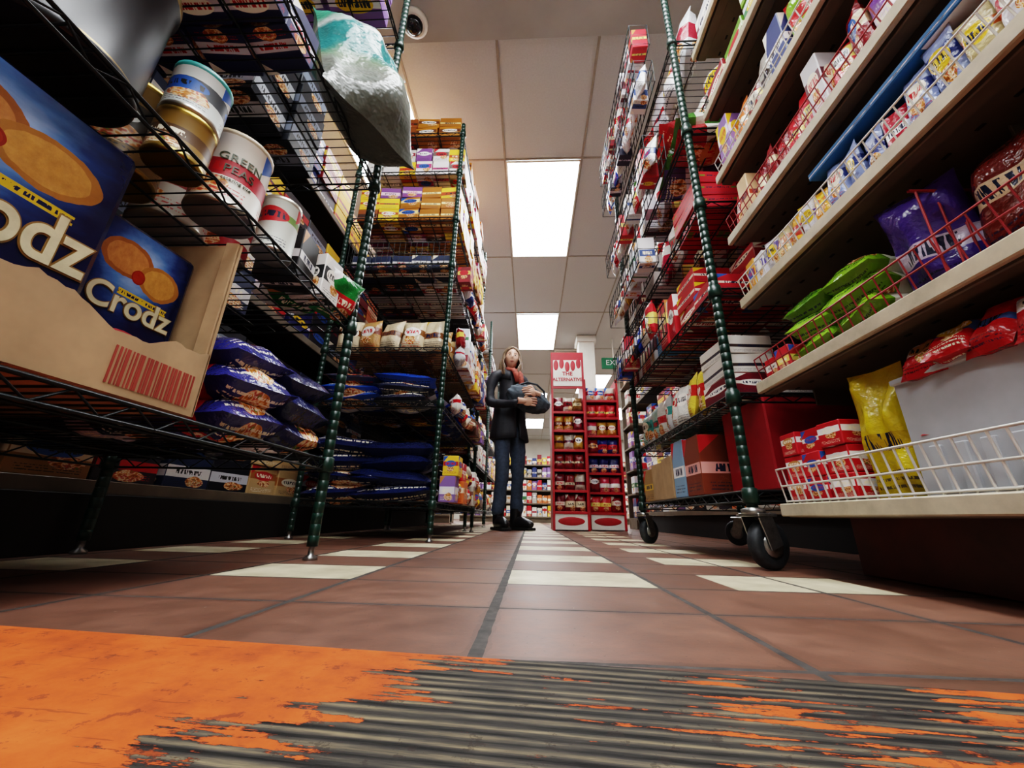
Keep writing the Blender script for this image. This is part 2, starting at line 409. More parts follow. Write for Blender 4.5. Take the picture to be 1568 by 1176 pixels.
# ------------------------------------------------------------ threshold board (ribbed, flaking orange paint)
n = NT('flaking_orange_paint'); P = n.pos(); sp = n.n('ShaderNodeSeparateXYZ'); n.l(P, sp.inputs[0])
x, y, z = sp.outputs[0], sp.outputs[1], sp.outputs[2]
A = math.radians(4.6)
ly = n.m('ADD', n.m('MULTIPLY', x, math.sin(A)), n.m('MULTIPLY', y, math.cos(A)))
cmb = n.n('ShaderNodeCombineXYZ'); n.l(x, cmb.inputs[0]); n.l(ly, cmb.inputs[1]); Q = cmb.outputs[0]
st = n.noise(n.map(Q, (7, 80, 1)), 1.0, 7, .7); st2 = n.noise(Q, 11, 6, .7)
xl = n.m('ADD', x, n.m('MULTIPLY', n.m('SUBTRACT', y, .31), -.75))
br = n.ramp(n.m('MULTIPLY_ADD', xl, 1.0, .5), [(.15, (.78, .78, .78)), (.30, (.68, .68, .68)), (.38, (.56, .56, .56)), (.44, (.44, .44, .44)), (.48, (.31, .31, .31)), (.58, (.32, .32, .32)), (.68, (.38, .38, .38)), (.78, (.46, .46, .46))])
ws = n.noise(n.map(Q, (3, 40, 1)), 1.0, 3, .6)
ph = n.m('ADD', n.m('MULTIPLY', ly, 2*math.pi/.0095), n.m('MULTIPLY', ws, 4.0))
sn = n.m('MULTIPLY_ADD', n.m('SINE', ph), .5, .5)
mask = n.m('ADD', n.m('MULTIPLY', n.m('SUBTRACT', st, .5), 1.0), n.m('MULTIPLY', n.m('SUBTRACT', st2, .5), .75)); mask = n.m('ADD', n.m('ADD', mask, .5), n.m('SUBTRACT', br, .45))
mask = n.m('ADD', mask, n.m('MULTIPLY', n.m('SUBTRACT', sn, .5), -.05))
pm = n.m('GREATER_THAN', mask, .5)
orange = n.ramp(n.noise(Q, 18, 6, .7), [(.3, C('8f3f20')), (.5, C('b95124')), (.75, C('cc6230'))])
brk = n.noise(n.map(Q, (7, 120, 1)), 1.0, 6, .75)
rr_ = n.m('ADD', n.m('MULTIPLY', sn, .6), n.m('MULTIPLY_ADD', n.m('SUBTRACT', brk, .5), 2.2, .12))
bare = n.ramp(rr_, [(.0, C('1c1b1a')), (.3, C('383633')), (.6, C('544f46')), (1.0, C('8d7f62'))])
fine = n.noise(n.map(Q, (25, 420, 1)), 1.0, 3, .7)
bare = n.mix(.7, bare, n.ramp(fine, [(.3, (.5, .5, .52)), (.7, (1.15, 1.12, 1.08))]), 'MULTIPLY')
bl = n.noise(Q, 5, 5, .7)
bare = n.mix(.7, bare, n.ramp(bl, [(.3, (.6, .6, .63)), (.7, (1.15, 1.13, 1.1))]), 'MULTIPLY')
dirt = n.m('GREATER_THAN', n.noise(P, 60, 5, .75), .61)
scr = n.m('GREATER_THAN', n.noise(n.map(Q, (14, 160, 1)), 1.0, 3, .6), .66)
edge = n.m('LESS_THAN', n.m('ABSOLUTE', n.m('SUBTRACT', mask, .5)), .012)
orange = n.mix(n.m('MULTIPLY', scr, .5), orange, C('4a2a1c'))
colr = n.mix(pm, bare, orange); colr = n.mix(n.m('MULTIPLY', edge, .7), colr, C('1a1512')); colr = n.mix(n.m('MULTIPLY', dirt, .5), colr, C('2b2320'))
n.l(colr, n.p.inputs['Base Color']); n.p.inputs['Roughness'].default_value = .75
n.p.inputs['Specular IOR Level'].default_value = .2
n.bump(n.m('ADD', n.m('MULTIPLY', pm, .7), n.m('ADD', n.m('MULTIPLY', n.m('MULTIPLY', rr_, n.m('SUBTRACT', 1.0, n.m('MULTIPLY', pm, .8))), .5), n.m('MULTIPLY', n.noise(P, 120, 3), .2))), .6, .0006)
mb = MB()
for (yy, zz) in ((-.9, .0045), (-.006, .0045), (-.001, .003), (0, .0003)):
    for lx in (-1.0, .66):
        mb.v.append(Matrix.Rotation(-A, 3, 'Z')@Vector((lx, yy, zz))+Vector((0, .343, 0)))
for j in range(3): mb.face([2*j, 2*j+1, 2*j+3, 2*j+2], None, 0, W, W, False)
mb.build('ribbed_threshold_board', [n.mat])

# ------------------------------------------------------------ wire shelving
def wire_shelf(mb, x0, x1, y0, y1, z, pitch=.026, mat=0):
    z2 = z-.028
    for zz, r in ((z-.003, .0032), (z2, .0028)):
        for a, b in (((x0, y0), (x1, y0)), ((x1, y0), (x1, y1)), ((x1, y1), (x0, y1)), ((x0, y1), (x0, y0))):
            mb.tube((a[0], a[1], zz), (b[0], b[1], zz), r, 5, mat)
    for (a, b) in (((x0, y0), (x1, y0)), ((x1, y0), (x1, y1)), ((x1, y1), (x0, y1)), ((x0, y1), (x0, y0))):
        A = Vector((a[0], a[1], 0)); B = Vector((b[0], b[1], 0)); L = (B-A).length; k = max(2, int(L/.035)); pts = []
        for i in range(k+1):
            p = A.lerp(B, i/k); p.z = z-.003 if i % 2 else z2; pts.append(p)
        mb.ptube(pts, .002, 4, mat)
    k = int((y1-y0)/pitch)
    for i in range(1, k):
        yy = y0+(y1-y0)*i/k
        mb.tube((x0, yy, z-.0018), (x1, yy, z-.0018), .0019, 4, mat)
    for i in range(1, 4):
        xx = x0+(x1-x0)*i/4; mb.tube((xx, y0, z-.006), (xx, y1, z-.006), .0028, 4, mat)

def caster(mb, x, y, ang, zt):
    M = RZ(ang); c = Vector((x, y, 0))
    def T(p): return c+M@Vector(p)
    r = .055; o = .03
    Mw = M@Matrix.Rotation(math.pi/2, 3, 'Y')
    mb.lathe(T((0, o, r+.001)), [(.03, -.012, 2, W), (r*.86, -.016, 2, W), (r, -.009, 2, W), (r, .009, 2, W), (r*.86, .016, 2, W), (.03, .012, 2, W)], 28, Mw)
    mb.lathe(T((0, o, r+.001)), [(.012, -.02, 1, W), (.028, -.0165, 1, W), (.028, .0165, 1, W), (.012, .02, 1, W)], 16, Mw)
    for sx in (-1, 1):
        mb.box(T((sx*.024, o*.55, r+.03)), (.004, .042, .075), M=M@Matrix.Rotation(math.radians(18), 3, 'X'), mat=1)
    mb.box(T((0, .012, .121)), (.056, .06, .008), M=M, mat=1, b=.003)
    mb.lathe(T((0, 0, .122)), [(.026, 0, 1, W), (.026, .012, 1, W), (.012, .016, 1, W), (.012, zt-.122, 1, W)], 14)

def wire_unit(name, x0, x1, y0, y1, shelves, top, mat=M_GREEN, casters=False, wm=M_BLACKW, r=.0127, angs=(30, 30, 30, 30)):
    mb = MB(); q = 0
    zb = .135 if casters else .03
    for px in (x0, x1):
        for py in (y0, y1):
            prof = []; z = zb
            while z < top:
                prof += [(r, z, 0, W), (r, z+.0232, 0, W), (r*.95, z+.0237, 0, W), (r*.95, z+.0249, 0, W)]; z += .0254
            prof += [(r, top, 0, W), (r*.5, top+.006, 0, W)]
            mb.lathe((px, py, 0), prof, 14)
            if casters: caster(mb, px, py, angs[q], .15); q += 1
            else:
                mb.lathe((px, py, 0), [(.016, 0, 1, W), (.016, .006, 1, W), (.007, .012, 1, W), (.007, .03, 1, W), (.012, .031, 1, W), (.012, .05, 1, W)], 12)
            for z in shelves:
                mb.lathe((px, py, z-.034), [(r*1.15, 0, 0, W), (r*1.5, .003, 0, W), (r*1.35, .036, 0, W), (r, .038, 0, W)], 14)
    for z in shelves: wire_shelf(mb, x0, x1, y0, y1, z, mat=3)
    mb.build(name, [mat, M_CHROME, M_RUBBER, wm])

U1 = (-1.09, -.515, -.22, .968); S1 = [.235, .62, 1.14, 1.84]
wire_unit('wire_shelving_unit', *U1, S1, 2.25)
U2 = (-1.0, -.41, 1.68, 2.88); S2 = [.16, .60, .87, 1.35, 1.65, 1.98, 2.28]
wire_unit('wire_shelving_unit', *U2, S2, 2.34)
U3 = (-1.05, -.47, 2.95, 4.12); S3 = [.16, .55, .9, 1.25, 1.6, 1.95]
wire_unit('wire_shelving_unit', *U3, S3, 2.3)
U4 = (-1.05, -.47, 4.2, 5.4)
wire_unit('wire_shelving_unit', *U4, S3, 2.2)
UR = (.535, .99, 1.0, 1.95); SR = [.18, .43, .75, 1.07, 1.39, 1.85]
wire_unit('rolling_wire_rack', *UR, SR, 2.38, casters=True, angs=(-68, -55, 35, 40))

# ---- left unit 1 contents
mb = MB()
y0, y1, xf, xb, zb = .02, .56, -.524, -.86, .241; t = .005
N = 60
def fronttop(yy):
    k = max(0, 1-abs(yy-.43)/.07)
    return .342-.022*min(1, k*1.6)+.005*noise.noise(Vector((yy*90, 3, 1)))+.008*noise.noise(Vector((yy*22, 8, 1)))
st = len(mb.v)
for i in range(N+1):
    yy = y0+(y1-y0)*i/N; zt = fronttop(yy)
    for (xx, zz) in ((xf, zb), (xf, zt), (xf-t, zt-.003), (xf-t, zb)): mb.v.append(Vector((xx, yy, zz)))
for i in range(N):
    for k in range(4):
        a = st+i*4+k; b = st+i*4+(k+1) % 4; mb.face([a, b, b+4, a+4], None, 0)
mb.box(((xf+xb)/2, (y0+y1)/2, zb+t/2), (xf-xb-.01, y1-y0, t))
mb.box(((xf+xb)/2, y1, zb+.16), (xf-xb, t, .32))
mb.box(((xf+xb)/2, y0, zb+.16), (xf-xb, t, .32))
mb.box((xb, (y0+y1)/2, zb+.16), (t, y1-y0, .32))
mb.box((xf-.012, y1-.007, zb+.165), (.022, .004, .31), M=Matrix.Rotation(math.radians(8), 3, 'Z'))
yy = .425
while yy < .545:
    w = R.choice((.0018, .003, .0045)); mb.box((xf+.0006, yy, zb+.036), (.0006, w, .05), mat=1, b=.0001); yy += w+R.choice((.002, .003))
mb.build('torn_cardboard_carton', [M_CARD, simple('red_ink', C('96382a'), .7)])

n = NT('cracker_box_print'); uvn = n.n('ShaderNodeUVMap', uv_map='UVMap').outputs[0]
sp = n.n('ShaderNodeSeparateXYZ'); n.l(uvn, sp.inputs[0]); u, v = sp.outputs[0], sp.outputs[1]
rad = n.m('SQRT', n.m('ADD', n.m('POWER', n.m('SUBTRACT', u, .45), 2.0), n.m('POWER', n.m('MULTIPLY', n.m('SUBTRACT', v, .78), 1.3), 2.0)))
rad = n.m('ADD', rad, n.m('MULTIPLY', n.m('SUBTRACT', n.noise(n.map(uvn, (1.5, 5, 1)), 1.5, 4, .6), .5), .35))
base = n.ramp(rad, [(0, C('9fb6d6')), (.24, C('4b72a8')), (.38, C('1c3468')), (.54, C('0c1438'))])
def disc(cx, cy, rx, ry, c_in, c_out, base):
    d = n.m('SQRT', n.m('ADD', n.m('POWER', n.m('DIVIDE', n.m('SUBTRACT', u, cx), rx), 2.0), n.m('POWER', n.m('DIVIDE', n.m('SUBTRACT', v, cy), ry), 2.0)))
    d2 = n.m('ADD', d, n.m('MULTIPLY', n.m('SUBTRACT', n.noise(uvn, 9, 3), .5), .2))
    shade = n.mix(n.noise(uvn, 16, 5, .75), c_out, c_in)
    return n.mix(n.m('LESS_THAN', d2, 1.0), base, n.mix(n.m('MULTIPLY', n.m('GREATER_THAN', d2, .80), .7), shade, c_out))
base = disc(.32, .80, .27, .115, C('cc8c50'), C('7a4420'), base)
base = disc(.70, .74, .23, .11, C('d29c50'), C('8a5626'), base)
base = disc(.47, .72, .07, .045, C('a83820'), C('7a2014'), base)
base = disc(.5, .03, .35, .09, C('a86a38'), C('6a3c1c'), base)
yb = n.m('ADD', v, n.m('MULTIPLY', u, .02))
ym = n.m('MULTIPLY', n.m('LESS_THAN', n.m('ABSOLUTE', n.m('SUBTRACT', yb, .60)), .02), n.m('LESS_THAN', n.m('ABSOLUTE', n.m('SUBTRACT', u, .60)), .27))
base = n.mix(ym, base, C('c4a52c'))
yt = n.m('MULTIPLY', ym, n.m('MULTIPLY', n.m('GREATER_THAN', n.noise(n.map(uvn, (60, 20, 1)), 1, 1), .5), n.m('LESS_THAN', n.m('ABSOLUTE', n.m('SUBTRACT', yb, .60)), .009)))
base = n.mix(yt, base, C('1a2040'))
n.l(base, n.p.inputs['Base Color']); n.p.inputs['Roughness'].default_value = .2
n.bump(n.noise(n.pos(), 24, 3), .45, .005)
M_CRK = n.mat
M_NAVY = simple('navy_film', C('10183c'), .25, 0, .2, 20)
M_TXT = simple('cream_lettering', C('c8bd9c'), .4); M_TXTG = simple('gold_outline', C('7a5a2a'), .4)
M_TXR = simple('red_badge', C('a01c2c'), .35); M_TXW = simple('white_lettering', C('f2f2f2'), .4)
def cracker(cy, w, h, x, ang, zz, ts, txt, dz=.05, dr=0., sx=.8):
    e = empty('cracker_box', (0, 0, 0)); d = .11
    M = RZ(90+ang); mb = MB(); c = Vector((x, cy, zz+h/2))
    mb.box(c, (w, d, h), M=M, mat=0, b=.008)
    for i, f in enumerate(mb.f):
        nrm = (Vector(mb.v[f[1]])-Vector(mb.v[f[0]])).cross(Vector(mb.v[f[2]])-Vector(mb.v[f[1]])).normalized()
        fr = M@Vector((0, -1, 0)); mb.m[i] = 0 if abs(nrm.dot(fr)) > .99 else 1
    mb.build('carton', [M_CRK, M_NAVY], e)
    r = M@Vector((1, 0, 0)); fr = M@Vector((0, -1, 0)); U = Vector((0, 0, 1))
    p = c+fr*(d/2+.0006)-U*h*dz+r*dr
    text(txt, ts, M_TXTG, frame(p, r, U), e, 'lettering_outline', .0005, off=.004*ts/.1, sx=sx)
    text(txt, ts, M_TXT, frame(p+fr*.0008, r, U), e, 'lettering', .0006, off=.0016*ts/.1, sx=sx)
    mb = MB()
    mb.ell(c+fr*(d/2+.0003)-U*h*(dz+.18)+r*w*.02, (w*.17, .002, h*.045), M, 0, seg=20, rings=8)
    mb.box(c+fr*(d/2+.0003)-U*h*(dz+.25)-r*w*.05, (w*.5, .001, h*.03), M=M, mat=1, b=.0002)
    mb.build('badges', [M_TXR, simple('yellow_strip', C('b8982c'), .4)], e)
cracker(.285, .235, .325, -.625, -8, .247, .092, 'Crodz', .035, .022, .72)
cracker(.482, .145, .265, -.645, -6, .247, .052, 'Crodz', -.02, .0, .85)

mb = MB()
fill(mb, -.86, -.515, .60, .94, .236, .27, 'flat', P_NAVY, .17, .17, .062, full=1)
mb.build('foil_coffee_bags', PK)

mb = MB()
z = .622
mb.can((-.585, .56, z), .056, .165, C('dcd8ce'), C('a8202c'), lid=C('b9a990'), rep=2)
mb.can((-.56, .672, z), .038, .135, C('ccd1c9'), C('7a9a5a'), rep=2)
mb.can((-.68, .68, z), .045, .12, C('b0202a'), C('e8e0d0'))
mb.can((-.575, .447, z), .040, .088, C('8a6a2a'), C('5a3d1a'), metal=C('a88a40'))
mb.can((-.575, .447, z+.09), .041, .10, C('c9cfcc'), C('3a3f44'), lid=C('2f8a86'))
mb.can((-.70, .46, z), .06, .17, C('8a6a30'), C('3a2a14'), metal=C('b89a50'))
mb.can((-.72, .59, z), .06, .17, C('cfc8ba'), C('983028'))
mb.build('catering_food_cans', PK)
M_PEA = simple('dark_label_ink', C('39432a'), .5)
e = empty('can_label_lettering')
for k, (tx, zz, sz) in enumerate((('GREEN', .10, .024), ('PEAS', .074, .024), ('catering size', .052, .010))):
    a = Vector((.80, -.60, 0)).normalized(); rgt = Vector((0, 0, 1)).cross(a)
    text(tx, sz, M_PEA, frame(Vector((-.585, .56, z+zz))+a*.0565, rgt, (0, 0, 1)), e, 'line_%d' % (k+1), .0004, bend=.0565)
mb = MB()
BK = C('1c1d20')
mb.lathe((-.605, .30, z), [(.078, 0, 0, BK), (.082, .004, 0, BK), (.082, .012, 1, BK), (.080, .016, 0, BK), (.080, .20, 0, BK), (.084, .203, 1, BK), (.084, .215, 1, BK), (.078, .216, 1, BK)], 36)
mb.build('large_black_tin', [simple('black_lacquer_tin', C('1a1b20'), .4, 0, .2, 20), simple('gold_rim', C('8a7040'), .3, .9)])
mb = MB()
mb.box((-.60, .775, z+.07), (.10, .08, .135), .1, None, 0, C('1b1a1c', .3), C('e8e8e8', .2))
mb.box((-.57, .862, z+.065), (.09, .07, .125), -.15, None, 0, C('e6e4e0', .6), C('222222', .9))
mb.build('tea_cartons', PK)
mb = MB()
mb.bag((-.535, .915, z+.05), .12, .13, .06, RZ(70)@Matrix.Rotation(.5, 3, 'X'), 1, C('1f7a3a', .2), C('c02028', .8))
mb.bag((-.65, .90, z+.05), .15, .17, .07, RZ(60)@RX, 1, C('e8ece8', .2), C('1f7a3a', .8))
mb.build('green_foil_packets', PK)
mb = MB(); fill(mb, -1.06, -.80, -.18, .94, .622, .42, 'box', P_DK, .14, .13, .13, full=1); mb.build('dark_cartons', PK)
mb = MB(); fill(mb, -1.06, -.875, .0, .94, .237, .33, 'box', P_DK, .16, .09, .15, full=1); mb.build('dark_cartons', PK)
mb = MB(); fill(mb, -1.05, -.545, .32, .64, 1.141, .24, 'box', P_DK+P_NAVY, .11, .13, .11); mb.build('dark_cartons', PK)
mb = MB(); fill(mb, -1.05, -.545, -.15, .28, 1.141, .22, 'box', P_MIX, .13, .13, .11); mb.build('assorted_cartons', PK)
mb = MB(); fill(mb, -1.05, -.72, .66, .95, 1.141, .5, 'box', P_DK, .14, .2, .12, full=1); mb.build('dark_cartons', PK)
mb = MB()
Mt = RZ(62)@Matrix.Rotation(math.radians(-22), 3, 'X')
mb.bag((-.515, .80, 1.33), .31, .48, .16, Mt, 0, W, W, 20, 20, .5)
n = NT('crinkled_teal_film'); uvn = n.n('ShaderNodeUVMap', uv_map='UVMap').outputs[0]
sp = n.n('ShaderNodeSeparateXYZ'); n.l(uvn, sp.inputs[0]); v = n.m('ADD', sp.outputs[1], n.m('MULTIPLY', n.noise(uvn, 4, 4), .35))
n.l(n.ramp(v, [(.28, C('585d56')), (.45, C('7c8078')), (.55, C('74866e')), (.6, C('4f7f6a')), (.64, C('2c7f80')), (.85, C('2c7f80')), (.9, C('cfd8d6')), (1.05, C('3f8f74'))]), n.p.inputs['Base Color'])
n.p.inputs['Roughness'].default_value = .3; n.bump(n.noise(n.pos(), 16, 3, .6), .9, .014)
mb.build('pet_food_bag', [n.mat])
mb = MB(); fill(mb, -.95, -.545, .0, .92, 1.841, .3, 'box', P_MIX, .2, .2, .14); mb.build('assorted_cartons', PK)

# ---- left background gondola behind unit 1
mb = MB()
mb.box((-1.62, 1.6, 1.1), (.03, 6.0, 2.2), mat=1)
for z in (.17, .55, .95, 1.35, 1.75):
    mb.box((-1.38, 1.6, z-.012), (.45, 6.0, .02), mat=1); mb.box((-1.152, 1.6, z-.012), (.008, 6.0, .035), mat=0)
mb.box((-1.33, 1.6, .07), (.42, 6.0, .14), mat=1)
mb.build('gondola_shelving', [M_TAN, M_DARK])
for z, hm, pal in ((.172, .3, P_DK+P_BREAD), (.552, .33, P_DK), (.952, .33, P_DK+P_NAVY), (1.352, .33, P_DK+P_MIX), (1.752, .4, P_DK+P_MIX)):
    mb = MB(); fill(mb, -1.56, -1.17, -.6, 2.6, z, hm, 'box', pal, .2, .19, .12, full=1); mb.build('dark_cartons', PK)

# ---- left unit 2 contents
def goods(name, u, z, hm, st, pal, iw, idp, ih, face=1, ya=.02, yb=.02, xa=.02, xbn=.02, **k):
    mb = MB(); fill(mb, u[0]+xa, u[1]-xbn, u[2]+ya, u[3]-yb, z+.001, hm, st, pal, iw, idp, ih, face, **k); return mb.build(name, PK)
goods('navy_rice_bags', U2, .16, .38, 'flat', P_DK+[('1c2550', 'c8ccd8')], .38, .25, .07, 0, full=1, xbn=.11, var=.4)
goods('vacuum_packed_bags', U2, .60, .21, 'flat', P_BLUE, .3, .25, .055, 0, full=1, xbn=.10, var=.6)
goods('bread_packets', U2, .87, .21, 'stand', P_BREAD, .12, .11, .19, 0, var=.6)
goods('jar_cartons', U2, 1.35, .16, 'box', P_DK+P_WH, .14, .12, .09, 1, ya=.05)
goods('snack_cartons', U2, 1.65, .26, 'box', P_PINK+P_OR, .12, .11, .08, 1, xbn=-.02, var=.6)
goods('biscuit_cartons', U2, 1.98, .24, 'box', P_PINK+P_WH, .12, .1, .1, 1, xbn=-.02, var=.6)
goods('orange_cartons', U2, 2.28, .27, 'box', P_OR, .2, .13, .078, 1)
for z, hm, st, pal, ih in ((.16, .36, 'mix', P_RICE+P_MIX, .12), (.60, .22, 'mix', P_RICE+P_MIX, .11), (.87, .36, 'mix', P_WH+P_MIX, .12), (1.35, .22, 'mix', P_RW+P_MIX, .11)):
    mb = MB(); fill(mb, -.425, -.345, U2[2]+.18, U2[3]-.03, z, hm, st, pal, .10, .08, ih, 1, full=1, var=.7)
    mb.build('aisle_side_packets', PK)
for (u, SS) in ((U3, S3), (U4, S3)):
    for i, z in enumerate(SS[:-1]):
        goods(('assorted_packets', 'assorted_cartons')[i % 2], u, z, .26, ('stand', 'box')[i % 2], P_RICE+P_DK if i < 1 else P_MIX, .14, .19, (.22, .1)[i % 2], 1, xbn=.0)
goods('assorted_cartons', U3, 1.95, .3, 'box', P_MIX, .2, .2, .14)
goods('assorted_cartons', U4, 1.95, .3, 'box', P_WH, .2, .2, .14)
mb = MB()
def basket(mb, x0, x1, y0, y1, z0, z1, pitch=.03, m=0):
    for z in (z0, (z0+z1)/2, z1):
        mb.ptube([(x0, y0, z), (x1, y0, z), (x1, y1, z), (x0, y1, z)], .0025, 5, m, closed=True)
    for (a, b) in (((x0, y0), (x1, y0)), ((x1, y0), (x1, y1)), ((x1, y1), (x0, y1)), ((x0, y1), (x0, y0))):
        A = Vector((*a, 0)); B = Vector((*b, 0)); k = int((B-A).length/pitch)
        for i in range(k):
            p = A.lerp(B, i/k); mb.tube((p.x, p.y, z0), (p.x, p.y, z1), .0017, 4, m)
basket(mb, -.985, -.43, 1.70, 2.0, 1.355, 1.50); mb.build('wire_basket', [M_BLACKW])

# ---- rolling rack contents
P_TEA = [('ccd0d2', '4a9a94'), ('a8c8c0', '2f7f78'), ('e0dfd8', 'c04a50'), ('8fb8b8', 'f0f0f0'), ('d8c24a', 'c03028')]
mb = MB(); mb.box((.79, 1.14, .181+.125), (.34, .22, .245), .03, None, 2, C('a82430', .1), C('a82430', .1), .004); mb.build('red_carton', PK)
mb = MB()
for (yc, w, h, c1, c2, m) in ((1.33, .13, .19, '7a3a24', 'e8a8a0', 0), (1.46, .10, .20, '7fa0bc', 'f0f0f0', 0), (1.58, .12, .16, 'b08c5a', '8a6a40', 4), (1.71, .12, .15, 'b8935e', '8a6a40', 4), (1.84, .12, .14, '9a7a4c', 'd8b040', 0)):
    mb.box((.65, yc, .182+h/2), (.22, w, h), R.uniform(-.08, .08), None, m, C(c1, .2), C(c2, .3))
    mb.box((.88, yc, .182+h*.4), (.17, w, h*.8), R.uniform(-.08, .08), None, m, C(c1, .2), C(c2, .3))
mb.build('brown_shipping_cartons', PK)
goods('toiletry_packets', (.52, .97, 1.2, 1.95), .43, .2, 'stand', P_TEA, .08, .09, .17, -1, ya=.01, var=.7)
mb = MB(); fill(mb, .55, .95, 1.02, 1.19, .431, .22, 'box', [('6a1624', 'e8dcd0'), ('2a2a2c', 'e8e8e8'), ('d6d2ca', '40302c')], .16, .12, .06); mb.build('maroon_cartons', PK)
mb = MB(); fill(mb, .55, .95, 1.02, 1.3, .751, .24, 'box', [('a41c28', 'e8c8b8'), ('b2222c', 'f0e0d0')], .14, .13, .062, gap=.97); mb.build('red_biscuit_cartons', PK)
mb = MB(); fill(mb, .535, .95, 1.32, 1.93, .751, .24, 'box', P_RW+[('3a8ac0', 'f0f0f0')], .08, .2, .2); mb.build('cereal_cartons', PK)
mb = MB(); fill(mb, .55, .95, 1.02, 1.25, 1.071, .17, 'box', [('b0202a', 'e8d8a0'), ('b81f2c', '6a8a30')], .22, .13, .05); mb.build('red_biscuit_cartons', PK)
mb = MB(); fill(mb, .53, .95, 1.27, 1.93, 1.071, .26, 'mix', P_RW+P_WH, .11, .12, .22, -1, var=.6); mb.build('snack_packets', PK)
mb = MB(); fill(mb, .55, .95, 1.02, 1.35, 1.391, .34, 'flat', [('4f8a3a', 'e8e8d8'), ('5a4a7a', 'e8e8f0'), ('dfe4e6', '4f8a3a'), ('a8262e', 'f0e8e0')], .15, .19, .065, -1, var=.5); mb.build('green_snack_packets', PK)
mb = MB(); fill(mb, .535, .95, 1.38, 1.93, 1.391, .32, 'mix', P_WH+P_RW, .12, .14, .26, -1, var=.6); mb.build('snack_packets', PK)
mb = MB(); fill(mb, .55, .95, 1.03, 1.92, 1.851, .38, 'stand', [('d0d4d4', '4f8a3a'), ('d8d4d4', 'b03040'), ('4a78b0', 'f0f0f0')]+P_WH, .16, .19, .26, -1, var=.6); mb.build('large_snack_bags', PK)
mb = MB()
for z0 in (.78, 1.10, 1.42, 1.86, 2.10): basket(mb, .44, .52, 1.15 if z0 > 1.3 else 1.35, 1.93, z0, z0+.13, .04)
mb.build('side_wire_baskets', [M_BLACKW])
mb = MB()
for z0, pal in ((.78, P_RW+P_BLUE), (1.10, P_WH+P_MIX), (1.42, P_WH+P_RW), (1.86, P_WH+P_BLUE), (2.10, P_RW+P_WH)):
    fill(mb, .445, .515, (1.15 if z0 > 1.3 else 1.35)+.01, 1.92, z0, .17, 'mix', pal, .07, .07, .16, -1, var=.7)
mb.build('basket_packets', PK)
mb = MB()
mb.box((1.62, 2.6, 1.1), (.03, 3.2, 2.2), mat=1)
for z in (.17, .55, .95, 1.35, 1.75):
    mb.box((1.40, 2.6, z-.012), (.42, 3.2, .02), mat=1); mb.box((1.185, 2.6, z-.012), (.008, 3.2, .035), mat=0)
mb.box((1.40, 2.6, .07), (.40, 3.2, .14), mat=1)
mb.build('gondola_shelving', [M_TAN, M_DARK])
for z in (.172, .552, .952, 1.352, 1.752):
    mb = MB(); fill(mb, 1.21, 1.59, 1.02, 4.15, z, .33, 'box', P_DK+P_MIX, .18, .19, .14, full=1); mb.build('assorted_cartons', PK)

# ---- right gondola
GX, GB, G0, G1 = .58, 1.02, -.35, .965
SG = [.145, .44, .685, .895, 1.125, 1.40, 1.70]
mb = MB()
mb.box((GB+.02, (G0+G1)/2, 1.1), (.03, G1-G0, 2.2), mat=2)
for i, z in enumerate(SG):
    xf = GX
    mb.box(((xf+GB)/2, (G0+G1)/2, z-.008), (GB-xf, G1-G0, .014), mat=0, b=.001)
    mb.box((xf+.004, (G0+G1)/2, z-.013), (.012, G1-G0, .028), mat=1, b=.003)
    mb.box((xf+.03, (G0+G1)/2, z-.022), (.03, G1-G0, .014), mat=0, b=.002)
    if i:
        for yy in (G1-.01, .45, G0+.3):
            mb.box(((xf+GB)/2+.06, yy, z-.035), (GB-xf-.14, .004, .045), mat=0)
        k = G0+.1
        while k < G1:
            mb.box((xf+.09, k, z-.0155), (.006, .012, .002), mat=2); mb.box((GB-.05, k, z-.0155), (.006, .012, .002), mat=2); k += .05
mb.box((.73, (G0+G1)/2, .062), (.02, G1-G0-.02, .12), mat=3); mb.box((.87, G1-.02, .062), (.27, .02, .12), mat=3)
mb.build('gondola_shelving', [M_TAN, M_LIP, M_DARK, M_MAROON])
def fence(mb, x, y0, y1, z, h, pitch=.022, m=0, r=.0018, lean=.012):
    k = int((y1-y0)/pitch)
    for i in range(k+1):
        yy = y0+(y1-y0)*i/k; mb.tube((x, yy, z), (x-lean, yy, z+h), r, 5, m)
    for q in (.05, .5, 1): mb.tube((x-lean*q, y0, z+h*q), (x-lean*q, y1, z+h*q), r*1.3, 5, m)
mb = MB()
fence(mb, GX+.012, .0, .955, SG[0]+.002, .075, .022, 1)
fence(mb, GX+.012, .0, .955, SG[1]+.002, .06, .024, 0, .0013)
fence(mb, GX+.012, .0, .955, SG[2]+.002, .055, .02, 1, .0014)
fence(mb, GX+.012, .0, .955, SG[3]+.002, .055, .022, 0, .0013)
fence(mb, GX+.012, .0, .955, SG[4]+.002, .05, .024, 1, .0014)
for i in range(12):
    xx = GX+.02+.028*i; mb.tube((xx, .50, SG[1]+.003), (xx, .50, SG[1]+.16), .0018, 5, 0)
mb.tube((GX+.01, .50, SG[1]+.16), (GX+.33, .50, SG[1]+.16), .0026, 5, 0)
mb.build('wire_shelf_fences', [M_REDW, M_WHITEW])
mb = MB(); fill(mb, .60, .80, .76, .95, .146, .17, 'box', [('c0202c', 'f4f0ee'), ('b81a26', 'f6f2f0')], .062, .065, .052, full=1); mb.build('red_sugar_packs', PK)
mb = MB(); mb.bag((.640, .705, .262), .095, .235, .04, RZ(-75), 1, C('c8b21c', .1), C('b89a18', .05), 16, 16, 1.1); mb.build('yellow_packet', PK)
mb = MB()
WB = C('b4b8bd')
y0, y1, bh = .1, .655, .19
mb.box((.625, (y0+y1)/2, .147+bh/2), (.008, y1-y0, bh), mat=2, c1=WB)
